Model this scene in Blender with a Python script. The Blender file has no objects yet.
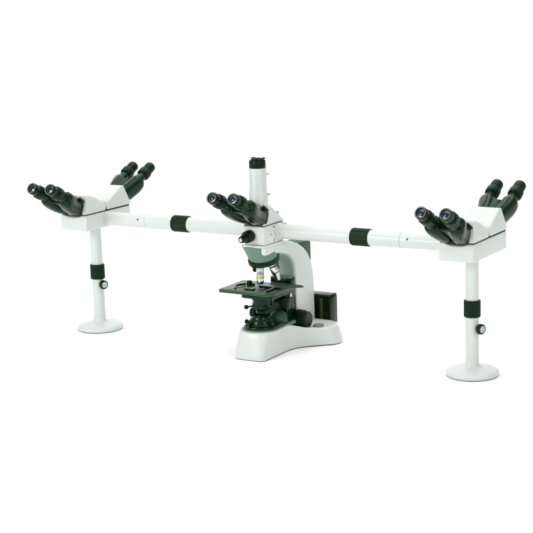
import bpy, bmesh, math
from mathutils import Vector, Matrix

S = bpy.context.scene
COL = S.collection
PI = math.pi

# ------------------------------------------------------------------ camera
YAW, PITCH, ROLL = 0.548, 0.2, 0.031
CD, CH, CL = 4.069, 1.077, -0.009
r_ = Vector((math.cos(YAW), math.sin(YAW), 0))
h_ = Vector((-math.sin(YAW), math.cos(YAW), 0))
u_ = Vector((0, 0, 1))
fw = h_ * math.cos(PITCH) - u_ * math.sin(PITCH)
up = u_ * math.cos(PITCH) + h_ * math.sin(PITCH)
right = r_ * math.cos(ROLL) - up * math.sin(ROLL)
upv = r_ * math.sin(ROLL) + up * math.cos(ROLL)
loc = -h_ * CD + u_ * CH + r_ * CL
cam = bpy.data.cameras.new('camera')
cam.lens = 1416.9 / 533 * 36.0
cam.sensor_width = 36.0
cam.clip_start = 0.05
cam.clip_end = 200
co = bpy.data.objects.new('camera', cam)
COL.objects.link(co)
M4 = Matrix.Identity(4)
for i in range(3):
    M4[i][0] = right[i]; M4[i][1] = upv[i]; M4[i][2] = -fw[i]; M4[i][3] = loc[i]
co.matrix_world = M4
S.camera = co

# ------------------------------------------------------------------ light
W = bpy.data.worlds.new('World')
S.world = W
W.use_nodes = True
bg = W.node_tree.nodes['Background']
bg.inputs['Color'].default_value = (1.0, 1.0, 1.0, 1)
bg.inputs['Strength'].default_value = 0.42


def area(name, pos, target, size, power):
    l = bpy.data.lights.new(name, 'AREA')
    l.shape = 'RECTANGLE'
    l.size, l.size_y = size
    l.energy = power
    o = bpy.data.objects.new(name, l)
    COL.objects.link(o)
    o.location = pos
    o.rotation_euler = (Vector(target) - Vector(pos)).to_track_quat('-Z', 'Y').to_euler()
    return o


area('overhead_softbox', (0.1, 0.3, 4.2), (0, 0.4, 0), (5.0, 4.0), 135)
area('key_softbox', (-1.7, -4.2, 1.9), (0, 0, 0.3), (1.7, 1.7), 105)
area('fill_softbox', (3.6, -1.9, 2.0), (0.1, 0, 0.3), (1.2, 1.8), 38)
area('backdrop_softbox', (-1.6, 2.6, 4.0), (-2.4, 4.8, 0.2), (5.0, 2.0), 85)

S.view_settings.view_transform = 'Standard'
S.view_settings.look = 'None'
S.view_settings.exposure = -0.02
S.view_settings.gamma = 1.0
S.view_settings.use_curve_mapping = False

# ------------------------------------------------------------------ materials


def mat(name, col, rough=0.4, spec=0.5, metal=0.0, noise=0.0, nscale=60, bump=0.0, bscale=900, tint=None, coat=0.0):
    m = bpy.data.materials.new(name)
    m.use_nodes = True
    nt = m.node_tree
    b = nt.nodes['Principled BSDF']
    b.inputs['Base Color'].default_value = (*col, 1)
    b.inputs['Roughness'].default_value = rough
    b.inputs['Metallic'].default_value = metal
    b.inputs['Specular IOR Level'].default_value = spec
    if tint:
        b.inputs['Specular Tint'].default_value = (*tint, 1)
    if coat:
        b.inputs['Coat Weight'].default_value = coat
        b.inputs['Coat Roughness'].default_value = 0.15
    tc = nt.nodes.new('ShaderNodeTexCoord')
    if noise:
        n = nt.nodes.new('ShaderNodeTexNoise')
        n.inputs['Scale'].default_value = nscale
        n.inputs['Detail'].default_value = 5
        nt.links.new(tc.outputs['Object'], n.inputs['Vector'])
        mx = nt.nodes.new('ShaderNodeMix')
        mx.data_type = 'RGBA'
        mx.inputs['A'].default_value = (*[c * (1 - noise) for c in col], 1)
        mx.inputs['B'].default_value = (*[min(1, c * (1 + noise)) for c in col], 1)
        nt.links.new(n.outputs['Fac'], mx.inputs['Factor'])
        nt.links.new(mx.outputs['Result'], b.inputs['Base Color'])
        mr = nt.nodes.new('ShaderNodeMapRange')
        mr.inputs['To Min'].default_value = max(0.02, rough - 0.08)
        mr.inputs['To Max'].default_value = min(1, rough + 0.08)
        nt.links.new(n.outputs['Fac'], mr.inputs['Value'])
        nt.links.new(mr.outputs['Result'], b.inputs['Roughness'])
    if bump:
        n2 = nt.nodes.new('ShaderNodeTexNoise')
        n2.inputs['Scale'].default_value = bscale
        n2.inputs['Detail'].default_value = 2
        nt.links.new(tc.outputs['Object'], n2.inputs['Vector'])
        bp = nt.nodes.new('ShaderNodeBump')
        bp.inputs['Strength'].default_value = bump
        bp.inputs['Distance'].default_value = 0.0004
        nt.links.new(n2.outputs['Fac'], bp.inputs['Height'])
        nt.links.new(bp.outputs['Normal'], b.inputs['Normal'])
    return m


WHITE = mat('white_enamel', (0.622, 0.662, 0.630), 0.34, 0.4, noise=0.02, nscale=25, bump=0.12)
GREY = mat('grey_green_enamel', (0.135, 0.225, 0.17), 0.42, 0.3, noise=0.05, nscale=40, bump=0.1, tint=(.7, 1, .8))
DKGREEN = mat('dark_green_grey_enamel', (0.032, 0.078, 0.045), 0.5, 0.25, noise=0.06, nscale=40, bump=0.1, tint=(.7, 1, .8))
BLACK = mat('black_enamel', (0.0035, 0.0135, 0.0055), 0.22, 0.30, noise=0.06, nscale=70, bump=0.12, tint=(.55, 1, .65))
STAGE = mat('black_stage_enamel', (0.026, 0.050, 0.029), 0.33, 0.5, noise=0.12, nscale=50, bump=0.2, tint=(.6, 1, .68))
RUBBER = mat('black_rubber', (0.0025, 0.0095, 0.004), 0.36, 0.24, noise=0.1, nscale=90, bump=0.4, bscale=1500, tint=(.55, 1, .65))
GLOSS = mat('black_gloss', (0.004, 0.009, 0.004), 0.22, 0.2, noise=0.25, nscale=30, tint=(.6, 1, .6))
SEAM = mat('dark_gasket_contact_shade', (0.03, 0.045, 0.036), 0.7, 0.1)  # gaskets and screws; also the contact shade painted under base and feet
CHROME = mat('chrome', (0.62, 0.66, 0.62), 0.16, 0.5, 1.0, noise=0.06, nscale=80)
BRASS = mat('yellow_brass_band', (0.62, 0.60, 0.30), 0.25, 0.5, 0.7)
OLIVE = mat('olive_reflection', (0.032, 0.037, 0.007), 0.3, 0.3, noise=0.2)
GLASS = mat('coated_eye_lens', (0.004, 0.006, 0.04), 0.05, 0.5, coat=0.3)
GLASSW = mat('clear_glass', (0.35, 0.42, 0.38), 0.08, 0.8, coat=1.0)
PALE = mat('pale_grey_plastic', (0.45, 0.52, 0.47), 0.4, 0.4, noise=0.04)
WHITE_SHADE = mat('shaded_white_enamel', (0.34, 0.45, 0.38), 0.42, 0.3, noise=0.04)  # white enamel with the arm's shade put into its colour
PAPER = mat('white_studio_paper', (0.95, 0.95, 0.95), 0.95, 0.0, noise=0.01, nscale=8)

# ------------------------------------------------------------------ mesh helpers


def frame(axis, hint=None):
    a = Vector(axis).normalized()
    hint = Vector(hint) if hint else (Vector((0, 0, 1)) if abs(a.z) < .9 else Vector((1, 0, 0)))
    x = hint.cross(a)
    x.normalize()
    y = a.cross(x)
    return x, y, a


class MB:
    def __init__(self):
        self.bm = bmesh.new()
        self.mats = []

    def mi(self, m):
        if m not in self.mats:
            self.mats.append(m)
        return self.mats.index(m)

    def rings(self, rings, m, cap0=True, cap1=True):
        bm, k = self.bm, self.mi(m)
        vs = [[bm.verts.new(p) for p in R] for R in rings]
        n = len(vs[0])
        out = []
        for a, b in zip(vs, vs[1:]):
            for i in range(n):
                j = (i + 1) % n
                out.append(bm.faces.new((a[i], a[j], b[j], b[i])))
        if cap0:
            out.append(bm.faces.new(list(reversed(vs[0]))))
        if cap1:
            out.append(bm.faces.new(vs[-1]))
        for f in out:
            f.material_index = k
            f.smooth = True
        return out

    def lathe(self, o, axis, prof, m, seg=40, hint=None, ribs=0, ribh=0.0):
        """prof: list of (radius, distance) or (radius, distance, material for the band that starts here)"""
        x, y, a = frame(axis, hint)
        o = Vector(o)
        bm = self.bm
        n = ribs * 4 if ribs else seg

        def ring(p):
            r, d = p[0], p[1]
            rib = len(p) > 3 and p[3]
            R = []
            for i in range(n):
                t = 2 * PI * i / n
                rr = r
                if ribs and rib and (i % 4) in (0, 1):
                    rr = r - ribh
                R.append(bm.verts.new(o + a * d + (x * math.cos(t) + y * math.sin(t)) * rr))
            return R
        prev = None
        first = True
        for i, p in enumerate(prof):
            k = self.mi(p[2] if len(p) > 2 and p[2] else m)
            if p[0] <= 1e-6:
                c = bm.verts.new(o + a * p[1])
                if prev:
                    for j in range(n):
                        f = bm.faces.new((prev[j], prev[(j + 1) % n], c))
                        f.material_index = kp; f.smooth = True
                prev, pc = None, c
                first = False
                kp = k
                continue
            R = ring(p)
            if prev:
                for j in range(n):
                    f = bm.faces.new((prev[j], prev[(j + 1) % n], R[(j + 1) % n], R[j]))
                    f.material_index = kp; f.smooth = True
            elif not first:
                for j in range(n):
                    f = bm.faces.new((pc, R[(j + 1) % n], R[j]))
                    f.material_index = kp; f.smooth = True
            elif first:
                f = bm.faces.new(list(reversed(R)))
                f.material_index = k
            first = False
            prev = R
            kp = k
        if prev:
            f = bm.faces.new(prev)
            f.material_index = kp

    def box(self, lo, hi, m, bev=0.0, seg=3, M=None):
        lo, hi = Vector(lo), Vector(hi)
        t = bmesh.new()
        bmesh.ops.create_cube(t, size=1)
        for v in t.verts:
            v.co = Vector([(lo[i] + hi[i]) / 2 + v.co[i] * (hi[i] - lo[i]) for i in range(3)])
        self._merge(t, m, bev, seg, M)

    def poly(self, pts, d, m, bev=0.0, seg=3, M=None):
        """extrude polygon pts (3-D) by vector d"""
        t = bmesh.new()
        d = Vector(d)
        a = [t.verts.new(p) for p in pts]
        b = [t.verts.new(Vector(p) + d) for p in pts]
        n = len(a)
        t.faces.new(list(reversed(a)))
        t.faces.new(b)
        for i in range(n):
            j = (i + 1) % n
            t.faces.new((a[i], a[j], b[j], b[i]))
        bmesh.ops.recalc_face_normals(t, faces=t.faces)
        self._merge(t, m, bev, seg, M)

    def hull(self, pts, m, bev=0.0, seg=3, M=None):
        t = bmesh.new()
        for p in pts:
            t.verts.new(p)
        r = bmesh.ops.convex_hull(t, input=t.verts)
        bmesh.ops.dissolve_limit(t, angle_limit=0.02, verts=t.verts, edges=t.edges)
        bmesh.ops.recalc_face_normals(t, faces=t.faces)
        self._merge(t, m, bev, seg, M)

    def _merge(self, t, m, bev, seg, M):
        if bev > 0:
            es = [e for e in t.edges if len(e.link_faces) == 2 and e.calc_face_angle(0) > 0.45]
            bmesh.ops.bevel(t, geom=es, offset=bev, segments=seg, profile=0.5, affect='EDGES', clamp_overlap=True)
        k = self.mi(m)
        mp = {}
        for v in t.verts:
            mp[v] = self.bm.verts.new(M @ v.co if M else v.co)
        for f in t.faces:
            try:
                g = self.bm.faces.new([mp[v] for v in f.verts])
            except ValueError:
                continue
            g.material_index = k
            g.smooth = True
        t.free()

    def tube(self, pts, rad, m, seg=12):
        pts = [Vector(p) for p in pts]
        R = []
        for i, p in enumerate(pts):
            a = (pts[min(i + 1, len(pts) - 1)] - pts[max(i - 1, 0)]).normalized()
            x, y, a = frame(a, (0.13, 0.21, 0.97))
            rr = rad[i] if isinstance(rad, (list, tuple)) else rad
            R.append([p + (x * math.cos(2 * PI * j / seg) + y * math.sin(2 * PI * j / seg)) * rr for j in range(seg)])
        self.rings(R, m)

    def build(self, name, parent=None, origin=None, sharp=38, recalc=True):
        if recalc:
            bmesh.ops.recalc_face_normals(self.bm, faces=self.bm.faces)
        me = bpy.data.meshes.new(name)
        o0 = Vector(origin) if origin else Vector((0, 0, 0))
        if origin:
            for v in self.bm.verts:
                v.co -= o0
        self.bm.to_mesh(me)
        self.bm.free()
        for m in self.mats:
            me.materials.append(m)
        me.set_sharp_from_angle(angle=math.radians(sharp))
        o = bpy.data.objects.new(name, me)
        COL.objects.link(o)
        o.location = o0
        if parent:
            o.parent = parent
            pl = Vector((0, 0, 0))
            q = parent
            while q:
                pl += q.location
                q = q.parent
            o.location = o0 - pl
        return o


# ------------------------------------------------------------------ setting: white paper sweep
def sweep():
    b = MB()
    prof = [(-7, 0.0), (-3, 0), (0, 0), (3.2, 0)]
    for i in range(1, 13):
        t = i / 12 * PI / 2
        prof.append((3.2 + 1.6 * math.sin(t), 1.6 - 1.6 * math.cos(t)))
    prof += [(4.8, 3.0), (4.8, 5.5)]
    xs = (-9, -3, 0, 3, 7)
    vs = [[b.bm.verts.new((r_ * x + h_ * y + u_ * z)) for x in xs] for y, z in prof]
    b.mi(PAPER)
    for A, B in zip(vs, vs[1:]):
        for i in range(len(xs) - 1):
            f = b.bm.faces.new((A[i], A[i + 1], B[i + 1], B[i])); f.smooth = True
    o = b.build('backdrop', recalc=False)
    o['kind'] = 'structure'
    return o


sweep()

# ------------------------------------------------------------------ the microscope
root = bpy.data.objects.new('multi_viewer_microscope', None)
root.empty_display_size = 0.1
COL.objects.link(root)
root['label'] = 'white five-head teaching microscope with black binoculars, long side bridges and two support posts'
root['category'] = 'microscope'

# ---- base -----------------------------------------------------------------
A = 0.638


def catmull(P, n):
    out = []
    for i in range(len(P) - 1):
        p0 = Vector(P[max(i - 1, 0)]); p1 = Vector(P[i]); p2 = Vector(P[i + 1]); p3 = Vector(P[min(i + 2, len(P) - 1)])
        for k in range(n):
            t = k / n
            out.append(0.5 * ((2 * p1) + (p2 - p0) * t + (2 * p0 - 5 * p1 + 4 * p2 - p3) * t * t + (3 * p1 - p0 - 3 * p2 + p3) * t ** 3))
    out.append(Vector(P[-1]))
    return out


BOT = [(0, -.138), (.036, -.136), (.047, -.131), (.0515, -.115), (.052, -.06), (.052, -.005), (.060, .040), (.084, .073), (.120, .106), (.146, .132), (.149, .160), (.130, .195), (.09, .212), (0, .214)]
TOP = [(0, -.124), (.028, -.120), (.044, -.108), (.055, -.088), (.0595, -.055), (.056, -.005), (.060, .036), (.080, .069), (.112, .101), (.135, .128), (.138, .156), (.120, .188), (.085, .204), (0, .206)]


def ztop(y):
    # level pad at the front, sloping down to the rear wings
    t = min(1, max(0, (y + 0.005) / 0.11))
    t = t * t * (3 - 2 * t)
    return 0.079 - 0.0245 * t


def base():
    b = MB()
    nb, ntp = catmull(BOT, 6), catmull(TOP, 6)

    def full(H):
        L = [Vector((p.x, p.y)) for p in H]
        return L + [Vector((-p.x, p.y)) for p in reversed(L[1:-1])]
    B, T = full(nb), full(ntp)
    R = []
    R.append([Vector((p.x * .97, p.y * .985, 0.0016)) for p in B])
    R.append([Vector((p.x * .995, p.y * .995, 0.0026)) for p in B])
    R.append([Vector((p.x, p.y, .006)) for p in B])
    for s in (.2, .4, .6, .75, .86):
        R.append([Vector((p.x * (1 - s) + q.x * s, p.y * (1 - s) + q.y * s, .006 + (ztop(q.y) - .006) * s)) for p, q in zip(B, T)])

    def inner(q, k):
        yy = min(.12, max(-.06, q.y))
        return Vector((q.x * k, yy + (q.y - yy) * k))
    for k, s in ((1.0, .93), (.988, .97), (.965, .992), (.93, 1.0), (.75, 1.0), (.5, 1.0), (.2, 1.0)):
        L = []
        for p, q in zip(B, T):
            w = inner(q, k)
            L.append(Vector((w.x, w.y, .006 + (ztop(w.y) - .006) * s)))
        R.append(L)
    b.rings(R, WHITE)
    o = b.build('base', root, (0, 0, 0), sharp=60)
    c = MB()
    c.rings([[Vector((p.x * k, p.y * k2, z)) for p in B] for k, k2, z in ((.972, .972, 0), (.980, .976, .0004), (.980, .976, .0024))], SEAM)  # dark slab standing in for the contact shadow under the base edge
    c.build('contact_shade_plate', o, (0, 0, 0))
    return o


bs = base()


def pad():
    # grey-green collar round the lamp seat, running back to the column
    b = MB()
    out = []
    for i in range(25):
        t = PI + PI * i / 24
        out.append((0.056 * math.cos(t), -0.058 + 0.056 * math.sin(t)))
    P = [(-.048, .088)] + out + [(.048, .088)]
    b.poly([(x, y, .072) for x, y in P], (0, 0, .0105), GREY, .003, 2)
    return b.build('base_collar', bs, (0, 0, .08))


pad()


def lampseat():
    b = MB()
    out = [(0.0505 * math.cos(PI + PI * i / 24), -0.057 + 0.0505 * math.sin(PI + PI * i / 24)) for i in range(25)]
    P = [(-.041, .086)] + out + [(.041, .086)]
    b.poly([(x, y, .080) for x, y in P], (0, 0, .0105), BLACK, .0025, 2)
    # field lens turret
    b.lathe((0, -.056, .088), (0, 0, 1), [(.041, 0), (.041, .006), (.038, .009), (.036, .009), (.034, .018), (.031, .021), (.028, .021), (.026, .028), (.020, .029), (.018, .026), (0, .027)], BLACK, 40, ribs=24, ribh=.001)
    o = b.build('lamp_seat', bs, (0, -.057, .085))
    for ang in (200, 250, 300, 345):
        c = MB()
        a = math.radians(ang)
        d = Vector((math.cos(a), math.sin(a), 0))
        c.lathe(Vector((0, -.056, .098)) + d * .033, d, [(.004, 0), (.004, .007), (.0065, .007), (.0065, .014), (.005, .0155), (0, .0155)], RUBBER, 16)
        c.build('centring_screw', bs, Vector((0, -.056, .098)) + d * .033)
    d = MB()
    d.lathe((.02, .01, .086), (0, 0, 1), [(.027, 0), (.027, .010), (.0255, .018), (.021, .026), (.015, .031), (.007, .0335), (0, .034)], DKGREEN, 36)
    d.build('collector_dome', bs, (.02, .01, .09))


lampseat()


def dial():
    b = MB()
    b.lathe((.093, .118, ztop(.118) - .004), (0, 0, 1), [(.0165, 0), (.0165, .007), (.0155, .009), (.013, .0095), (.012, .0085), (0, .0085)], GREY, 36)
    b.build('brightness_dial', bs, (.093, .118, .055))


dial()

# ---- arm and column ---------------------------------------------------------
ARM = [(.095, .048), (.093, .12), (.091, .20), (.087, .240), (.078, .259), (.062, .274), (.040, .285), (.012, .292), (-.020, .296), (-.042, .299), (-.056, .305), (-.062, .314), (-.062, .3285),
       (.028, .3285), (.048, .3235), (.075, .3165), (.112, .303), (.142, .287), (.166, .266), (.184, .241), (.194, .213), (.199, .18), (.200, .12), (.202, .048)]


def arm():
    b = MB()
    b.poly([(-.0365, y, z) for y, z in ARM], (.073, 0, 0), WHITE, .006, 3)
    b.box((.018, -.079, .2985), (.0372, .02, .3285), WHITE, .0085, 4)
    o = b.build('arm', root, (0, .14, .05), sharp=50)
    c = MB()
    c.poly([(-.029, .10, .302), (-.029, .150, .302), (-.029, .192, .302), (-.029, .1965, .297), (-.029, .1965, .19), (-.029, .10, .19)], (.058, 0, 0), DKGREEN, .0025, 2)
    c.build('rear_cover', root, (0, .19, .25))
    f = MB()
    f.poly([(-.0295, y, z) for y, z in [(.0915, .105), (.0885, .20), (.0845, .239), (.0755, .2565), (.0600, .2712), (.039, .2822), (.012, .2890), (.012, .297), (.045, .292), (.07, .281), (.088, .266), (.097, .24), (.099, .105)]], (.059, 0, 0), WHITE_SHADE, .0008, 1)  # added plate, coloured as the shade on the arm's inner curve
    f.build('column_shade_plate', o, (0, .09, .17))
    return o


armo = arm()


def carriage():
    b = MB()
    b.box((-.036, .046, .086), (.036, .0872, .186), BLACK, .003, 2)
    b.box((-.034, .058, .184), (.036, .0866, .206), GLOSS, .0025, 2)
    b.box((.028, .030, .090), (.037, .060, .150), BLACK, .002, 2)
    b.box((-.033, .056, .2065), (.035, .086, .2095), GREY, .001, 1)
    o = b.build('stage_carriage', root, (0, .065, .13))
    s = MB()
    s.lathe((.0355, .056, .158), (1, 0, 0), [(.0065, 0), (.0065, .002), (.005, .003), (.0045, .002), (0, .002)], CHROME, 20)
    s.build('set_screw', o, (.036, .056, .158))


carriage()


def focus(side):
    b = MB()
    x0 = .0335 * side
    b.lathe((x0, .088, .0795), (side, 0, 0), [(.017, 0, None, 0), (.017, .003, None, 0), (.0255, .0035, None, 0), (.0282, .006, None, 1), (.0282, .027, None, 1), (.0270, .029, None, 0), (.0240, .0296, None, 0), (.0238, .031, None, 0), (.0245, .032, None, 1), (.0245, .042, None, 1), (.0222, .0448, None, 0), (.011, .0456, None, 0), (0, .0454)], RUBBER, ribs=26, ribh=.0013)
    b.build('focus_knob', root, (x0, .092, .078))


focus(1)
focus(-1)


def lamphouse():
    b = MB()
    b.box((-.080, .2145, .034), (.081, .262, .120), GLOSS, .002, 2)
    b.hull([(x, y, z) for x in (-.080, .081) for y in (.2145, .262) for z in (.1212,)] + [(x, y, .127) for x in (-.077, .078) for y in (.219, .259)], GLOSS, .001, 2)
    b.box((-.077, .217, .119), (.078, .260, .122), SEAM)
    o = b.build('lamp_housing', root, (0, .24, .04))
    c = MB()
    c.lathe((.050, .2146, .038), (0, 0, 1), [(.0045, 0), (.0055, .001), (.0055, .077), (.0045, .078)], OLIVE, 20)  # raised strip whose colour stands in for a yellowish reflection
    c.build('housing_reflection', o, (.052, .214, .05))
    n = MB()
    n.box((-.028, .197, .050), (.028, .2160, .108), BLACK, .002, 2)
    n.build('lamp_mount', o, (0, .206, .08))


lamphouse()

# ---- stage ------------------------------------------------------------------
ZS = .193


def rrect(x0, x1, y0, y1, r, n=6):
    P = []
    rs = r if isinstance(r, (list, tuple)) else [r] * 4
    for (cx, cy, a0, rr) in ((x1 - rs[0], y0 + rs[0], -90, rs[0]), (x1 - rs[1], y1 - rs[1], 0, rs[1]), (x0 + rs[2], y1 - rs[2], 90, rs[2]), (x0 + rs[3], y0 + rs[3], 180, rs[3])):
        for i in range(n + 1):
            a = math.radians(a0 + 90 * i / n)
            P.append((cx + rr * math.cos(a), cy + rr * math.sin(a)))
    return P


def stage():
    b = MB()
    b.poly([(x, y, ZS - .0105) for x, y in rrect(-.121, .060, -.093, .046, [.022, .006, .004, .004])], (0, 0, .0105), STAGE, .0016, 2)
    b.poly([(x, y, ZS - .022) for x, y in rrect(-.048, .054, -.086, .05, .006)], (0, 0, .0115), BLACK, .002, 2)
    # pointed end of the slide carrier rail at the rear right
    b.poly([(.052, .020, ZS - .004), (.078, .026, ZS - .004), (.092, .036, ZS - .004), (.078, .044, ZS - .004), (-.02, .050, ZS - .004), (-.02, .036, ZS - .004), (.048, .034, ZS - .004)], (0, 0, .006), STAGE, .001, 2)
    o = b.build('stage', root, (-.03, -.02, ZS - .01))
    h = MB()
    h.lathe((.004, -.045, ZS + .0003), (0, 0, 1), [(.0165, 0), (.0165, .0009), (.015, .0012), (.0142, .0007), (0, .0006)], GLOSS, 36)
    h.build('stage_opening', o, (.004, -.045, ZS))
    c = MB()
    c.box((-.022, -.030, ZS + .0006), (.052, -.018, ZS + .0066), BLACK, .0012, 2)
    c.box((.030, -.075, ZS + .0006), (.038, -.02, ZS + .0058), BLACK, .0012, 2)
    c.box((-.045, -.074, ZS + .0006), (-.013, -.060, ZS + .0052), BLACK, .0012, 2)
    c.build('slide_holder', o, (.0, -.025, ZS))
    d = MB()
    pts = []
    for i in range(15):
        t = math.radians(205 - 130 * i / 14)
        pts.append((-.040 + .046 * math.cos(t), -.048 + .034 * math.sin(t), ZS + .0045))
    pts = [(-.072, -.080, ZS + .004)] + pts[:9]
    d.tube(pts, [.002] + [.0031] * 7 + [.0035, .004], BLACK, 10)
    d.build('spring_arm', o, (-.08, -.05, ZS))
    e = MB()
    e.lathe((-.064, -.012, ZS + .0004), (0, 0, 1), [(.0085, 0), (.0085, .010), (.007, .013), (.004, .0142), (0, .0145)], RUBBER, 24)
    e.lathe((-.052, -.012, ZS + .0004), (0, 0, 1), [(.006, 0), (.006, .005), (.0045, .0065), (0, .0068)], BLACK, 24)
    e.build('spring_knob', o, (-.064, -.012, ZS))
    # coaxial drive knobs that hang below the stage on the right-hand side
    k = MB()
    k.lathe((.046, .010, ZS - .020), (0, 0, -1), [(.005, 0, None, 0), (.005, .012, None, 0), (.011, .0125, None, 1), (.011, .026, None, 1), (.0085, .0265, None, 0), (.0085, .030, None, 1), (.0085, .042, None, 1), (.007, .0435, None, 0), (0, .0435)], RUBBER, ribs=16, ribh=.0008)
    k.build('stage_drive_knob', o, (.046, .01, ZS - .02))
    return o


stage()


def condenser():
    b = MB()
    b.lathe((0, -.05, .172), (0, 0, -1), [(.030, 0), (.030, .006), (.0265, .0075), (.0265, .022), (.029, .0225), (.029, .032), (.024, .034), (.019, .040), (.0185, .047), (.015, .048), (0, .047)], BLACK, 40)
    b.box((-.012, -.03, .142), (.012, .05, .158), BLACK, .002, 2)
    o = b.build('condenser', root, (0, -.05, .15))
    for ang in (150, 215, 330):
        a = math.radians(ang)
        d = Vector((math.cos(a), math.sin(a), -.12))
        c = MB()
        c.lathe(Vector((0, -.05, .148)) + d * .026, d, [(.0026, 0), (.0026, .014), (.0055, .0145), (.006, .017), (.006, .024), (.005, .0255), (0, .0258)], RUBBER, 18)
        c.build('condenser_screw', o, Vector((0, -.05, .148)) + d * .026)
    c = MB()
    c.lathe((-.026, -.030, .117), (-1, -.15, .0), [(.005, 0, None, 0), (.005, .006, None, 0), (.0145, .007, None, 1), (.0145, .020, None, 1), (.0125, .0225, None, 0), (.006, .023, None, 0), (0, .0225)], RUBBER, ribs=20, ribh=.0009)
    c.box((-.03, -.036, .112), (.01, -.022, .126), BLACK, .002, 2)
    c.build('condenser_knob', o, (-.03, -.03, .117))


condenser()

# ---- nosepiece with objectives ------------------------------------------------
AL = math.radians(16)
NAX = Vector((0, math.sin(AL), -math.cos(AL)))      # turret axis, pointing down and back
NC = Vector((-.003, -.028, .286))


def nosepiece():
    b = MB()
    # cone between arm head and turret: lofted from a level circle to the tilted ring
    x1, y1, a1 = frame(NAX, (0, 1, 0))
    n = 44
    R = []
    for s, rr in ((0, .0445), (.06, .0455), (.14, .0455), (.4, .0448), (.7, .0435), (.92, .0425), (1, .042)):
        c = Vector((-.012, -.045, .3235)).lerp(NC, s)
        L = []
        for i in range(n):
            t = 2 * PI * i / n
            lv = Vector((math.cos(t), math.sin(t), 0)) * rr
            nn = Vector((math.cos(t), math.sin(t) * math.cos(AL), math.sin(t) * math.sin(AL))) * rr
            L.append(c + lv.lerp(nn, s))
        R.append(L)
    b.rings(R, GREY)
    o = b.build('nosepiece', root, NC, sharp=45)
    g = MB()
    g.lathe(NC, NAX, [(.0445, 0, None, 0), (.0465, .0015, None, 0), (.0465, .004, None, 1), (.0465, .012, None, 1), (.0455, .0145, None, 0), (.040, .0165, None, 0), (.036, .0185, None, 0), (.018, .024, None, 0), (0, .025)], RUBBER, ribs=56, ribh=.0007)
    g.build('turret_ring', o, NC)
    # objectives
    spec = [(-90, .054, .0112, 'std'), (-8, .055, .0118, 'long'), (48, .034, .0085, 'dark'), (-165, .030, .0085, 'dark')]
    for ang, ln, rad, kind in spec:
        t = math.radians(ang)
        rd = x1 * 0 + Vector((math.cos(t), math.sin(t) * math.cos(AL), math.sin(t) * math.sin(AL)))
        p = NC + rd * .0268 + NAX * .0175
        ax = (NAX * math.cos(AL) + rd * math.sin(AL)).normalized()
        k = MB()
        if kind == 'dark':
            k.lathe(p, ax, [(rad, 0), (rad, ln * .3), (rad * 1.12, ln * .32), (rad * 1.12, ln * .55), (rad * .9, ln * .6), (rad * .75, ln * .93), (rad * .45, ln), (0, ln)], BLACK, 30)
        elif kind == 'std':
            k.lathe(p, ax, [(rad * 1.05, 0, CHROME), (rad * 1.05, ln * .10, BLACK), (rad, ln * .105, BLACK), (rad, ln * .13, CHROME), (rad, ln * .44, CHROME), (rad * 1.02, ln * .45, BRASS), (rad * 1.02, ln * .58, CHROME), (rad * .96, ln * .6, BRASS), (rad * .96, ln * .70, CHROME), (rad * .93, ln * .9, CHROME), (rad * .7, ln * .98, GLASSW), (rad * .3, ln, GLASSW), (0, ln * .995)], CHROME, 36)
        else:
            k.lathe(p, ax, [(rad * 1.1, 0, CHROME), (rad * 1.1, ln * .12, BLACK), (rad, ln * .125, BLACK), (rad, ln * .2, CHROME), (rad, ln * .48, CHROME), (rad * .97, ln * .5, BLACK), (rad * .97, ln * .55, CHROME), (rad * .9, ln * .57, CHROME), (rad * .62, ln * .8, CHROME), (rad * .55, ln * .97, GLASSW), (rad * .2, ln, GLASSW), (0, ln)], CHROME, 36)
        k.build('objective', o, p)


nosepiece()

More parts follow.
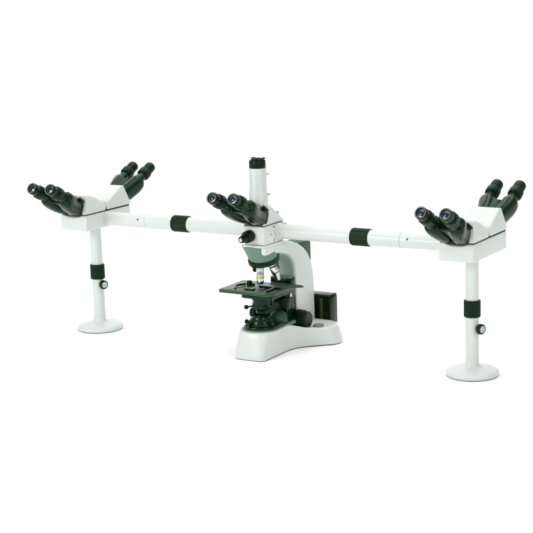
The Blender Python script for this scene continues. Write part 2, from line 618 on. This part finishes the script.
# ---- central housing ------------------------------------------------------------
def central():
    b = MB()
    b.box((-.037, -.082, .3295), (.035, .030, .3845), WHITE, .005, 4)
    o = b.build('central_housing', root, (0, -.03, .355))
    f = MB()
    f.poly([(x, y, .3222) for x, y in rrect(-.040, .037, -.087, .034, .012)], (0, 0, .0068), WHITE, .0018, 2)
    f.build('lower_flange', o, (0, -.03, .325))
    s = MB()
    s.box((-.0345, -.0795, .3840), (.0325, .0275, .3865), SEAM)
    s.build('gasket', o, (0, -.03, .385))
    d = Vector((-.05, -1, -.10)).normalized()
    k = MB()
    k.lathe((-.012, -.079, .357), d, [(.016, 0, None, 0), (.0175, .002, None, 0), (.0175, .010, None, 1), (.0175, .024, None, 1), (.0160, .026, None, 0), (.0125, .0265, None, 0), (.0112, .040, None, 0), (.0095, .050, None, 0), (.0085, .0515, None, 0), (.0055, .052, CHROME, 0), (.004, .0535, CHROME, 0), (0, .0537)], RUBBER, ribs=24, ribh=.001)
    k.build('pointer_knob', o, (-.012, -.085, .357))
    for y, z in ((.0, .3775), (.004, .3395), (-.03, .377), (-.03, .337), (-.045, .357)):
        q = MB()
        if y > -.02:
            y = -.0255
        q.lathe((.0346, y, z), (1, 0, 0), [(.0019, 0), (.0019, .0008), (.0012, .0011), (.001, .0005), (0, .0005)], SEAM, 14)
        q.build('screw', o, (.035, y, z))
    # trinocular prism housing with sloping back
    h = MB()
    zs = .3862
    h.hull([(-.036, -.080, zs), (.034, -.080, zs), (-.036, .030, zs), (.034, .030, zs),
            (-.036, -.080, .396), (.034, -.080, .396), (-.036, .030, .391), (.034, .030, .391),
            (-.033, -.060, .4515), (.031, -.060, .4515), (-.033, -.052, .4515), (.031, -.052, .4515), (-.034, .010, .403), (.033, .010, .403)], WHITE, .0045, 3)
    ho = h.build('prism_housing', root, (0, -.03, zs))
    for (x, y, z, m, L, r) in ((.026, .004, .405, PALE, .013, .0052), (.010, .008, .403, PALE, .008, .0036), (-.004, .010, .402, SEAM, .002, .002), (.022, -.014, .418, SEAM, .0015, .0018)):
        q = MB()
        q.lathe((x, y, z), (.25, .35, 1), [(r * .6, -.003), (r * .6, L * .4), (r, L * .45), (r, L * .9), (r * .8, L), (0, L)], m, 18)
        q.build('thumb_screw', ho, (x, y, z))
    # camera tube
    t = MB()
    t.lathe((0, -.05, .405), (0, 0, 1), [(.0275, 0), (.0275, .076), (.0268, .0768), (.0262, .077), (.0256, .0785), (.0254, .143), (.0250, .1445)], WHITE, 56)
    to = t.build('camera_tube', root, (0, -.05, .405), sharp=50)
    c = MB()
    c.lathe((0, -.05, .5495), (0, 0, 1), [(.0236, 0), (.0240, .001), (.0240, .0195), (.0228, .0225), (.0190, .0228), (.0186, .0265), (.0172, .0275), (.0140, .0275), (.0132, .0215), (0, .0212)], RUBBER, 48)
    for ang in (40, 160, 280):
        a = math.radians(ang)
        Mx = Matrix.Translation((0, -.05, .574)) @ Matrix.Rotation(a, 4, 'Z')
        c.box((.0150, -.006, 0), (.0225, .006, .0045), RUBBER, .001, 2, M=Mx)
    c.build('dust_cap', to, (0, -.05, .55))
    for z, L in ((.532, .0075), (.4735, .009)):
        q = MB()
        q.lathe((.0225, -.041, z), (1, .3, 0), [(.0018, 0), (.0018, L * .5), (.0034, L * .55), (.0034, L), (.0028, L + .0006), (0, L + .0006)], PALE, 16)
        q.build('clamp_screw', to, (.0225, -.041, z))


central()

# ---- binoculars ------------------------------------------------------------------
def binocular(cx, sgn, yroot=-.092, zroot=.4085, yeye=.250, zeye=.4865, tilt=0.0):
    """sgn -1: looks towards -Y (front); +1: towards +Y. Built in a frame with its root on the housing face."""
    d = Vector((0, -(yeye - .0) - yroot, zeye - zroot))          # as if facing front
    L = d.length
    ax = d.normalized()
    base = Vector((0, yroot, zroot))
    xax = Vector((1, 0, 0))
    nrm = ax.cross(xax) * -1                                      # up-ish normal
    if nrm.z < 0:
        nrm = -nrm
    T = Matrix.Translation((cx, 0, 0)) @ (Matrix.Rotation(PI, 4, 'Z') if sgn > 0 else Matrix.Identity(4)) @ Matrix.Translation(base) @ Matrix.Rotation(tilt, 4, ax) @ Matrix.Translation(-base)

    def P(x, t, n):
        return T @ (base + xax * x + ax * t + nrm * n)
    le = .055
    st = L - le                       # where the eyepiece starts
    kk = (st + .0035) / .1165          # stretch of the wings

    def sup(x, t, n, rx, rn, e=2.6, m=28, shear=0.0):
        R = []
        for i in range(m):
            a = 2 * PI * i / m
            c, s = math.cos(a), math.sin(a)
            px = rx * math.copysign(abs(c) ** (2 / e), c)
            pn = rn * math.copysign(abs(s) ** (2 / e), s)
            R.append(P(x + px, t + shear * px, n + pn))
        return R
    b = MB()
    # hinge plate against the housing
    b.rings([sup(0, -.010, -.002, .038, .029, 3.2), sup(0, .004, -.002, .039, .030, 3.2), sup(0, .010, -.002, .038, .029, 3.2), sup(0, .0125, -.002, .035, .026, 3.2)], BLACK)
    for s in (-1, 1):
        # swinging wing: slab that narrows into the eyepiece sleeve
        b.rings([sup(s * .0205, .006 * kk, -.003, .0195, .0245, 2.8),
                 sup(s * .0215, .022 * kk, -.005, .0205, .0265, 2.8),
                 sup(s * .0245, .042 * kk, -.006, .0210, .0270, 2.8),
                 sup(s * .0290, .060 * kk, -.0055, .0225, .0260, 2.9),
                 sup(s * .0325, .076 * kk, -.0040, .0225, .0245, 2.9),
                 sup(s * .0338, .086 * kk, -.0025, .0215, .0225, 2.8),
                 sup(s * .0340, .0905 * kk, -.0015, .0195, .0205, 2.6),
                 sup(s * .0340, .0925 * kk, -.0005, .0168, .0172, 2.3),
                 sup(s * .0340, .0930 * kk, 0, .0155, .0155, 2.0)], BLACK)
        # raised rib along the top of the wing
        b.rings([sup(s * .0255, .012 * kk, .0190, .0060, .0045, 3, 16), sup(s * .0285, .045 * kk, .0190, .0060, .0042, 3, 16), sup(s * .0330, .080 * kk, .0190, .0055, .0040, 3, 16), sup(s * .0330, .084 * kk, .0180, .0045, .0025, 3, 16)], BLACK)
        ctr = P(s * .034, .0915 * kk, 0)
        adir = (P(0, 1, 0) - P(0, 0, 0)).normalized()
        b.lathe(ctr, adir, [(.0158, 0), (.0158, .010), (.0148, .012), (.0148, .0245 * kk)], BLACK, 36)
    # bridge between the wings
    b.rings([sup(0, .006, -.002, .020, .020, 3.5), sup(0, .074 * kk, -.003, .022, .0150, 3.5), sup(0, .081 * kk, -.003, .022, .0140, 3.5), sup(0, .083 * kk, -.003, .020, .0120, 3.5)], BLACK)
    # hinge pin and thin bright edge lines
    b.lathe(P(0, .004, .0), (P(0, 1, 0) - P(0, 0, 0)), [(.016, 0), (.0185, .030), (.0185, .070 * kk), (.015, .0735 * kk), (.008, .0745 * kk), (0, .0745 * kk)], BLACK, 28)
    o = b.build('binocular', root, P(0, 0, 0), sharp=42)
    up2 = (P(0, 0, 1) - P(0, 0, 0))
    xs = (P(1, 0, 0) - P(0, 0, 0))
    e = MB()
    e.lathe(P(.0365, .014, .018), xs * .6 + up2 * .75, [(.0100, -.006), (.0100, .001), (.0110, .0015), (.0110, .0045), (.0095, .006), (0, .0062)], RUBBER, 28)
    e.build('adjuster', o, P(.039, .012, .016))
    ln = MB()
    ln.tube([P(.0155, .082, -.0215), P(.0150, .060, -.0285), P(.0150, .030, -.0315), P(.0150, .016, -.0305)], .0011, PALE, 8)
    ln.build('bright_edge', o, P(.035, .05, -.02))
    for s in (-1, 1):
        c = P(s * .034, st, 0)
        adir = (P(0, 1, 0) - P(0, 0, 0)).normalized()
        k = MB()
        k.lathe(c, adir, [(.0150, 0, None, 0), (.0185, .001, None, 0), (.0207, .003, None, 1), (.0207, .022, None, 1), (.0195, .0242, None, 0), (.0168, .025, None, 0), (.0160, .0265, None, 0), (.0160, .028, None, 0),
                          (.0170, .0295, None, 0), (.0175, le - .008, None, 0), (.0170, le - .002, None, 0), (.0158, le, None, 0), (.0146, le - .0006, PALE, 0), (.0138, le - .001, RUBBER, 0), (.0124, le - .0042, RUBBER, 0), (.0096, le - .0052, CHROME, 0), (.0088, le - .0050, GLASS, 0), (.006, le - .0036, GLASS, 0), (.003, le - .0029, GLASS, 0), (0, le - .0027)], RUBBER, ribs=18, ribh=.0009, hint=(0.1, 0, 1))
        k.build('eyepiece', o, c)
    return o


binocular(0, -1, yroot=-.070, zroot=.414, yeye=.243, zeye=.4895, tilt=math.radians(0))
for s in (-1, 1):
    binocular(s * A, -1, yroot=-.104, yeye=.252)
    binocular(s * A, 1, yroot=-.106, yeye=.266, zeye=.489)

# ---- observer heads ----------------------------------------------------------------
def observer_head(cx):
    b = MB()
    b.box((cx - .051, -.106, .333), (cx + .051, .123, .3835), WHITE, .0065, 4)
    o = b.build('observer_head', root, (cx, 0, .36))
    g = MB()
    g.box((cx - .048, -.103, .383), (cx + .048, .120, .3862), SEAM)
    g.build('gasket', o, (cx, 0, .385))
    for sg in (-1, 1):
        h = MB()
        zs = .3855 if sg < 0 else .3870
        y0 = .004
        Y = lambda y: sg * y
        ye = .106 if sg < 0 else .123
        yr = .088 if sg < 0 else .101
        zr = .443 if sg < 0 else .449
        h.hull([(cx + sx * .0505, Y(y), z) for sx in (-1, 1) for y, z in ((y0, zs), (ye, zs), (y0, .398), (ye, .397))] +
               [(cx + sx * .0430, Y(y), z) for sx in (-1, 1) for y, z in ((yr, zr), (yr - .012, zr), (.040, .430 if sg < 0 else .426))] + [(cx + sx * .047, Y(.012), .412) for sx in (-1, 1)], WHITE, .0075, 4)
        h.build('prism_housing', o, (cx, Y(.06), zs))


for s in (-1, 1):
    observer_head(s * A)

# ---- bridge tubes --------------------------------------------------------------------
def bridge(s):
    b = MB()
    x0 = .0335
    prof = [(.0245, 0), (.0245, .010), (.0238, .0112), (.0226, .0115), (.0221, .013), (.0219, .3935 - x0), (.0208, .3945 - x0 + .0345), (.0208, .4295 - x0), (.0202, .4300 - x0), (.0202, .4308 - x0), (.0210, .4315 - x0), (.0210, .590 - x0)]
    prof = [(.0245, 0), (.0245, .010), (.0238, .0112), (.0226, .0115), (.0221, .013), (.0219, .4290 - x0), (.0206, .4294 - x0, PALE), (.0206, .4308 - x0, WHITE), (.0214, .4312 - x0), (.0212, .589 - x0)]
    b.lathe((s * x0, 0, .36), (s, 0, 0), prof, WHITE, 56)
    o = b.build('bridge_tube', root, (s * x0, 0, .36), sharp=50)
    k = MB()
    k.lathe((s * .277, 0, .36), (s, 0, 0), [(.0219, 0, None, 0), (.0244, .0006, None, 0), (.0252, .002, None, 1), (.0252, .054, None, 1), (.0244, .0554, None, 0), (.0219, .056, None, 0)], RUBBER, ribs=30, ribh=.0013)
    k.build('grip_ring', o, (s * .305, 0, .36))
    q = MB()
    q.lathe((s * .4555, -.0196, .367), (0, -1, .35), [(.0024, 0), (.0024, .0020), (.0017, .0024), (.0013, .0012), (0, .0012)], SEAM, 14)
    q.build('set_screw', o, (s * .4555, -.02, .367))
    if s > 0:
        w = MB()
        w.lathe((.052, .004, .381), (0, .1, 1), [(.0075, -.002), (.0075, .004), (.0065, .0055), (0, .006)], WHITE, 24)
        w.build('flange_button', o, (.052, .004, .382))


bridge(1)
bridge(-1)

# ---- support posts -------------------------------------------------------------------
def post(cx, zk):
    b = MB()
    b.lathe((cx, 0, 0.03), (0, 0, 1), [(.0183, 0), (.0183, .140), (.0180, .18), (.0178, .3045)], WHITE, 48)
    o = b.build('support_post', root, (cx, 0, 0))
    f = MB()
    f.lathe((cx, 0, 0), (0, 0, 1), [(.0665, 0, SEAM), (.0670, .0004, SEAM), (.0670, .0016, SEAM), (.0700, .0018, WHITE), (.0722, .004), (.0722, .0095), (.0712, .0128), (.0675, .0155), (.058, .0182), (.045, .0208), (.032, .0228), (.0245, .0246), (.0208, .0272), (.0192, .031), (.0185, .037), (.0183, .0375)], WHITE, 72)  # lowest dark bands are contact shade painted under the rim
    f.build('foot', o, (cx, 0, 0), sharp=55)
    c = MB()
    c.lathe((cx, 0, .1635), (0, 0, 1), [(.0183, 0, None, 0), (.0220, .0005, None, 0), (.0228, .002, None, 1), (.0228, .0445, None, 1), (.0220, .0465, None, 0), (.0183, .047, None, 0)], RUBBER, ribs=28, ribh=.0012)
    c.build('grip_collar', o, (cx, 0, .186))
    k = MB()
    ax = Vector((.94, -.34, 0)).normalized()
    p = Vector((cx, 0, zk)) + ax * .017
    k.lathe(p, ax, [(.0055, 0, None, 0), (.0055, .008, None, 0), (.0125, .0085, None, 0), (.0145, .0100, None, 1), (.0145, .0185, None, 1), (.0130, .0205, None, 0), (.0098, .0208, PALE, 0), (.0085, .0202, PALE, 0), (0, .0200)], RUBBER, ribs=10, ribh=.0018)
    k.build('clamp_knob', o, p)


post(-A, .1475)
post(A, .1335)
